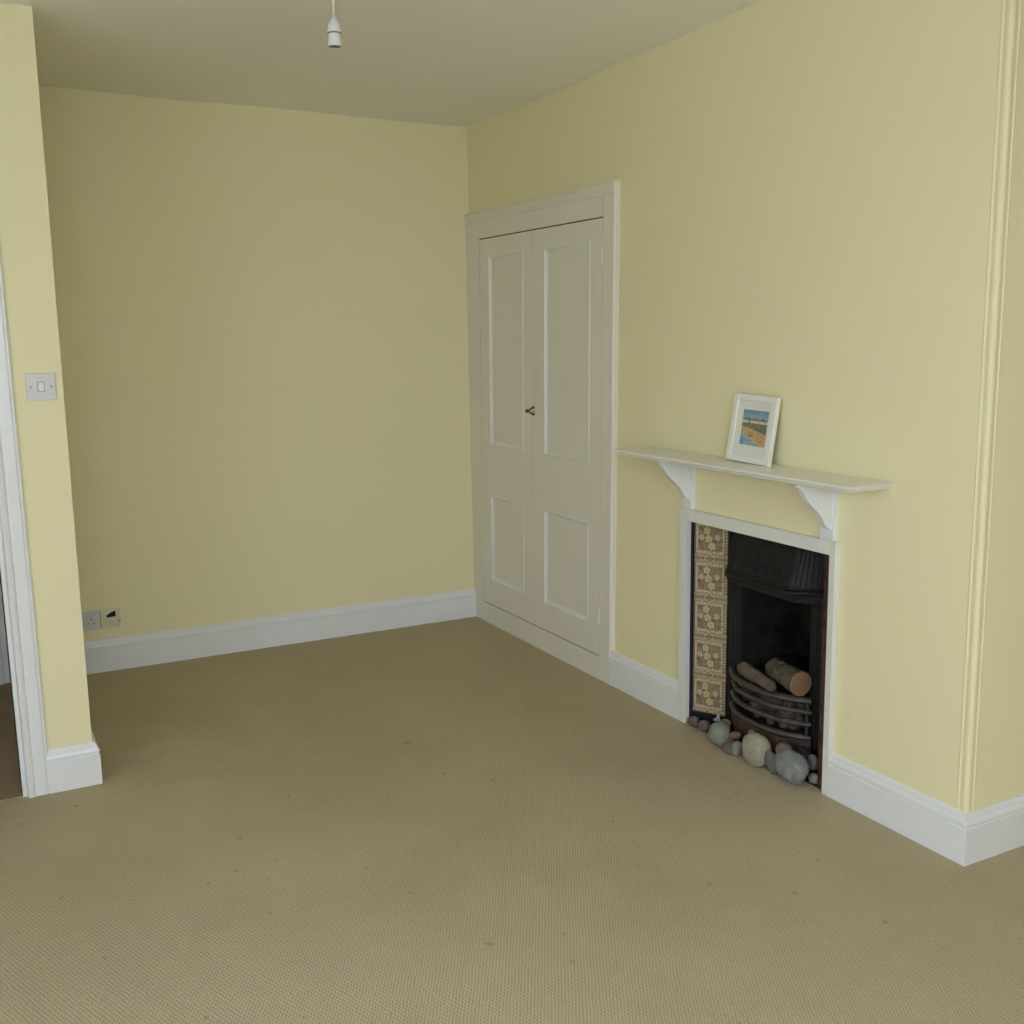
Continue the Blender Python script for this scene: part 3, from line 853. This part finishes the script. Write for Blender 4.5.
bm = bmesh.new(); cl = bm.verts.layers.float_color.new('Col')
n = 80; G = []
for i in range(n + 1):
    r_ = []
    for j in range(n + 1):
        uu, vv = i / n, j / n
        v = bm.verts.new((-.0065, iy - (2 * iy + .008) * uu, iz1 - (iz1 - iz0) * vv)); v[cl] = (*mixc(beach(uu, vv), (.32, .31, .25), .28), 1); r_.append(v)
    G.append(r_)
for i in range(n):
    for j in range(n):
        bm.faces.new((G[i][j], G[i + 1][j], G[i + 1][j + 1], G[i][j + 1]))
pr = child_local('print', bm, M_print, pf); pr['label'] = 'small print of a sandy bay with white houses, blue sky and blue water'
pf.rotation_euler = (math.radians(1.2), math.radians(8.5), 0)

# ------------------------------------------------------------------ light switch
ls = empty('light_switch', (-2.1375, YS, 1.347))
tag(ls, 'white square single light switch on the wall beside the doorway', 'switch')
cx, cz = -2.1375, 1.347
obj('plate', boxes((cx - .043, cx + .043, YS - .008, YS, cz - .043, cz + .043), bev=.002), M_switch, ls)
rk = obj('rocker', boxes((cx - .009, cx + .009, YS - .0115, YS - .0075, cz - .014, cz + .014), bev=.0015), M_plastic, ls)
obj('rocker_recess', boxes((cx - .0108, cx + .0108, YS - .0086, YS - .0078, cz - .0158, cz + .0158)), paint('grey_gap', (.25, .25, .22)), ls)
for s in (-1, 1):
    bm = bmesh.new(); bmesh.ops.create_cone(bm, cap_ends=True, segments=16, radius1=.0036, radius2=.003, depth=.0016, matrix=Matrix.Translation((cx + s * .030, YS - .0085, cz)) @ Matrix.Rotation(pi / 2, 4, 'X'))
    obj('screw', bm, paint('dull_screw', (.33, .33, .30), rough=.4), ls)

# ------------------------------------------------------------------ wall socket and blank plate by the skirting
sx, sz = -1.955, .2425
so = empty('wall_socket', (sx, 0, sz))
tag(so, 'white double power socket low on the back wall, partly hidden by the doorway wall', 'socket')
obj('plate', boxes((sx - .073, sx + .073, -.009, 0, sz - .043, sz + .043), bev=.002), M_switch, so)
for s in (-1, 1):
    c = sx + s * .036
    bm = boxes((c - .002, c + .002, -.0095, -.0088, sz + .002, sz + .011), (c - .0135, c - .0085, -.0095, -.0088, sz - .015, sz - .011), (c + .0085, c + .0135, -.0095, -.0088, sz - .015, sz - .011))
    obj('pin_holes', bm, M_dark, so)
    obj('rocker', boxes((c + s * .017 - .005, c + s * .017 + .005, -.012, -.0085, sz + .008, sz + .024), bev=.001), M_plastic, so)
bx, bz = -1.8385, .2435
so.location.y += 0
pl = empty('socket_plate', (bx, 0, bz))
tag(pl, 'yellowed cable outlet plate with a dark broken opening, right of the white socket', 'outlet')
obj('plate', boxes((bx - .041, bx + .041, -.010, 0, bz - .043, bz + .043), bev=.002), M_cream_plastic, pl)
bm = bmesh.new(); extrude_poly(bm, [(bx - .014, bz + .004), (bx + .024, bz + .006), (bx + .024, bz + .033), (bx + .008, bz + .029), (bx - .014, bz + .017)], -.0115, -.0095, 1)
obj('opening', bm, M_dark, pl)
bm = bmesh.new(); extrude_poly(bm, [(bx - .018, bz + .015), (bx + .008, bz + .029), (bx + .024, bz + .034), (bx + .024, bz + .039), (bx + .002, bz + .035), (bx - .018, bz + .026)], -.013, -.0095, 1)
obj('broken_lip', bm, M_plastic, pl)
obj('latch_tab', boxes((bx + .036, bx + .043, -.012, -.008, bz - .022, bz - .012), bev=.001), M_brass, pl)

for e_ in (so, pl):
    e_.location.y = -BK * e_.location.x
    e_.rotation_euler.z = -math.atan(BK)

# ------------------------------------------------------------------ pendant lamp holder
PX, PY = -1.369, -2.0
zt = ceil_z(PX, PY)
pn = empty('pendant_lamp_holder', (PX, PY, 2.279))
tag(pn, 'bare white pendant lamp holder hanging on a short flex, no bulb or shade', 'lamp holder')
bm = bmesh.new(); tube(bm, [(PX, PY, 2.352), (PX, PY, zt - .012)], .0030, 12)
obj('flex', bm, paint('cream_flex', (.85, .84, .72), rough=.4), pn, smooth=True)
bm = bmesh.new(); lathe(bm, [(0, 0), (.036, 0), (.038, -.004), (.036, -.014), (.020, -.024), (.006, -.027), (0, -.027)][::-1], (PX, PY, zt + .004))
obj('ceiling_rose', bm, M_plastic, pn, smooth=True)
bm = bmesh.new(); lathe(bm, [(.0175, .036), (.0205, .037), (.0205, .041), (.0195, .047), (.0165, .060), (.0115, .070), (.0065, .074), (.0055, .080), (.0035, .080)], (PX, PY, 2.279))
obj('cap', bm, M_plastic, pn, smooth=True)
bm = bmesh.new(); lathe(bm, [(.0188, .033), (.0188, .036), (.0188, .0375)], (PX, PY, 2.279)); obj('shadow_gap_ring', bm, paint('grey_ring', (.16, .15, .10)), pn)
# open barrel with dark inside
bm = bmesh.new()
seg = 32; prof = [(.0175, .034), (.0180, .020), (.0185, .006), (.0200, .0), (.0178, .0), (.0168, .006), (.0165, .026), (.0001, .026)]
rings = [[bm.verts.new((PX + r * cos(2 * pi * k / seg), PY + r * sin(2 * pi * k / seg), 2.279 + z)) for k in range(seg)] for r, z in prof]
for a, b_ in zip(rings, rings[1:]):
    for k in range(seg):
        bm.faces.new((a[k], a[(k + 1) % seg], b_[(k + 1) % seg], b_[k]))
obj('barrel', bm, M_plastic, pn, smooth=True)
bm = bmesh.new(); lathe(bm, [(.0164, .001), (.0164, .024)], (PX, PY, 2.279)); obj('contacts', bm, M_pewter, pn)

# ------------------------------------------------------------------ light
def area(name, loc, rot, sx, sy, power, col):
    l = bpy.data.lights.new(name, 'AREA'); l.shape = 'RECTANGLE'; l.size = sx; l.size_y = sy; l.energy = power; l.color = col
    o = bpy.data.objects.new(name, l); link(o); o.location = loc; o.rotation_euler = rot
    return o
area('daylight_front', ((WX0 + WX1) / 2 + .2, SOUTH - 1.3, 2.85), (math.radians(60), 0, 0), 3.6, 2.2, 246, (0.83, 0.92, 1.18))
area('daylight_west', (WEST - 1.1, (WY0 + WY1) / 2, 2.7), (math.radians(57), 0, math.radians(-90)), 3.6, 2.4, 66, (0.83, 0.92, 1.18))

w = bpy.data.worlds.new('sky'); bpy.context.scene.world = w; w.use_nodes = True
w.node_tree.nodes['Background'].inputs[0].default_value = (.81, .90, 1.1, 1)
w.node_tree.nodes['Background'].inputs[1].default_value = 3.5

# ------------------------------------------------------------------ camera
cam = bpy.data.cameras.new('camera'); co_ = bpy.data.objects.new('camera', cam); link(co_)
cam.sensor_width = 36; cam.lens = 36 * 1071.9 / 1024; cam.clip_start = .05
r = Vector((0.88267378, -0.46968035, -0.01695209)); u = Vector((0.09409584, 0.14126589, 0.98548969)); f = Vector((0.46047038, 0.87146103, -0.16888667))
mw = Matrix((r, u, -f)).transposed().to_4x4(); mw.translation = (-2.4218, -4.9914, 1.5045)
co_.matrix_world = mw
bpy.context.scene.camera = co_
bpy.context.scene.view_settings.view_transform = 'Standard'
bpy.context.scene.view_settings.look = 'None'
bpy.context.scene.view_settings.exposure = 0.0
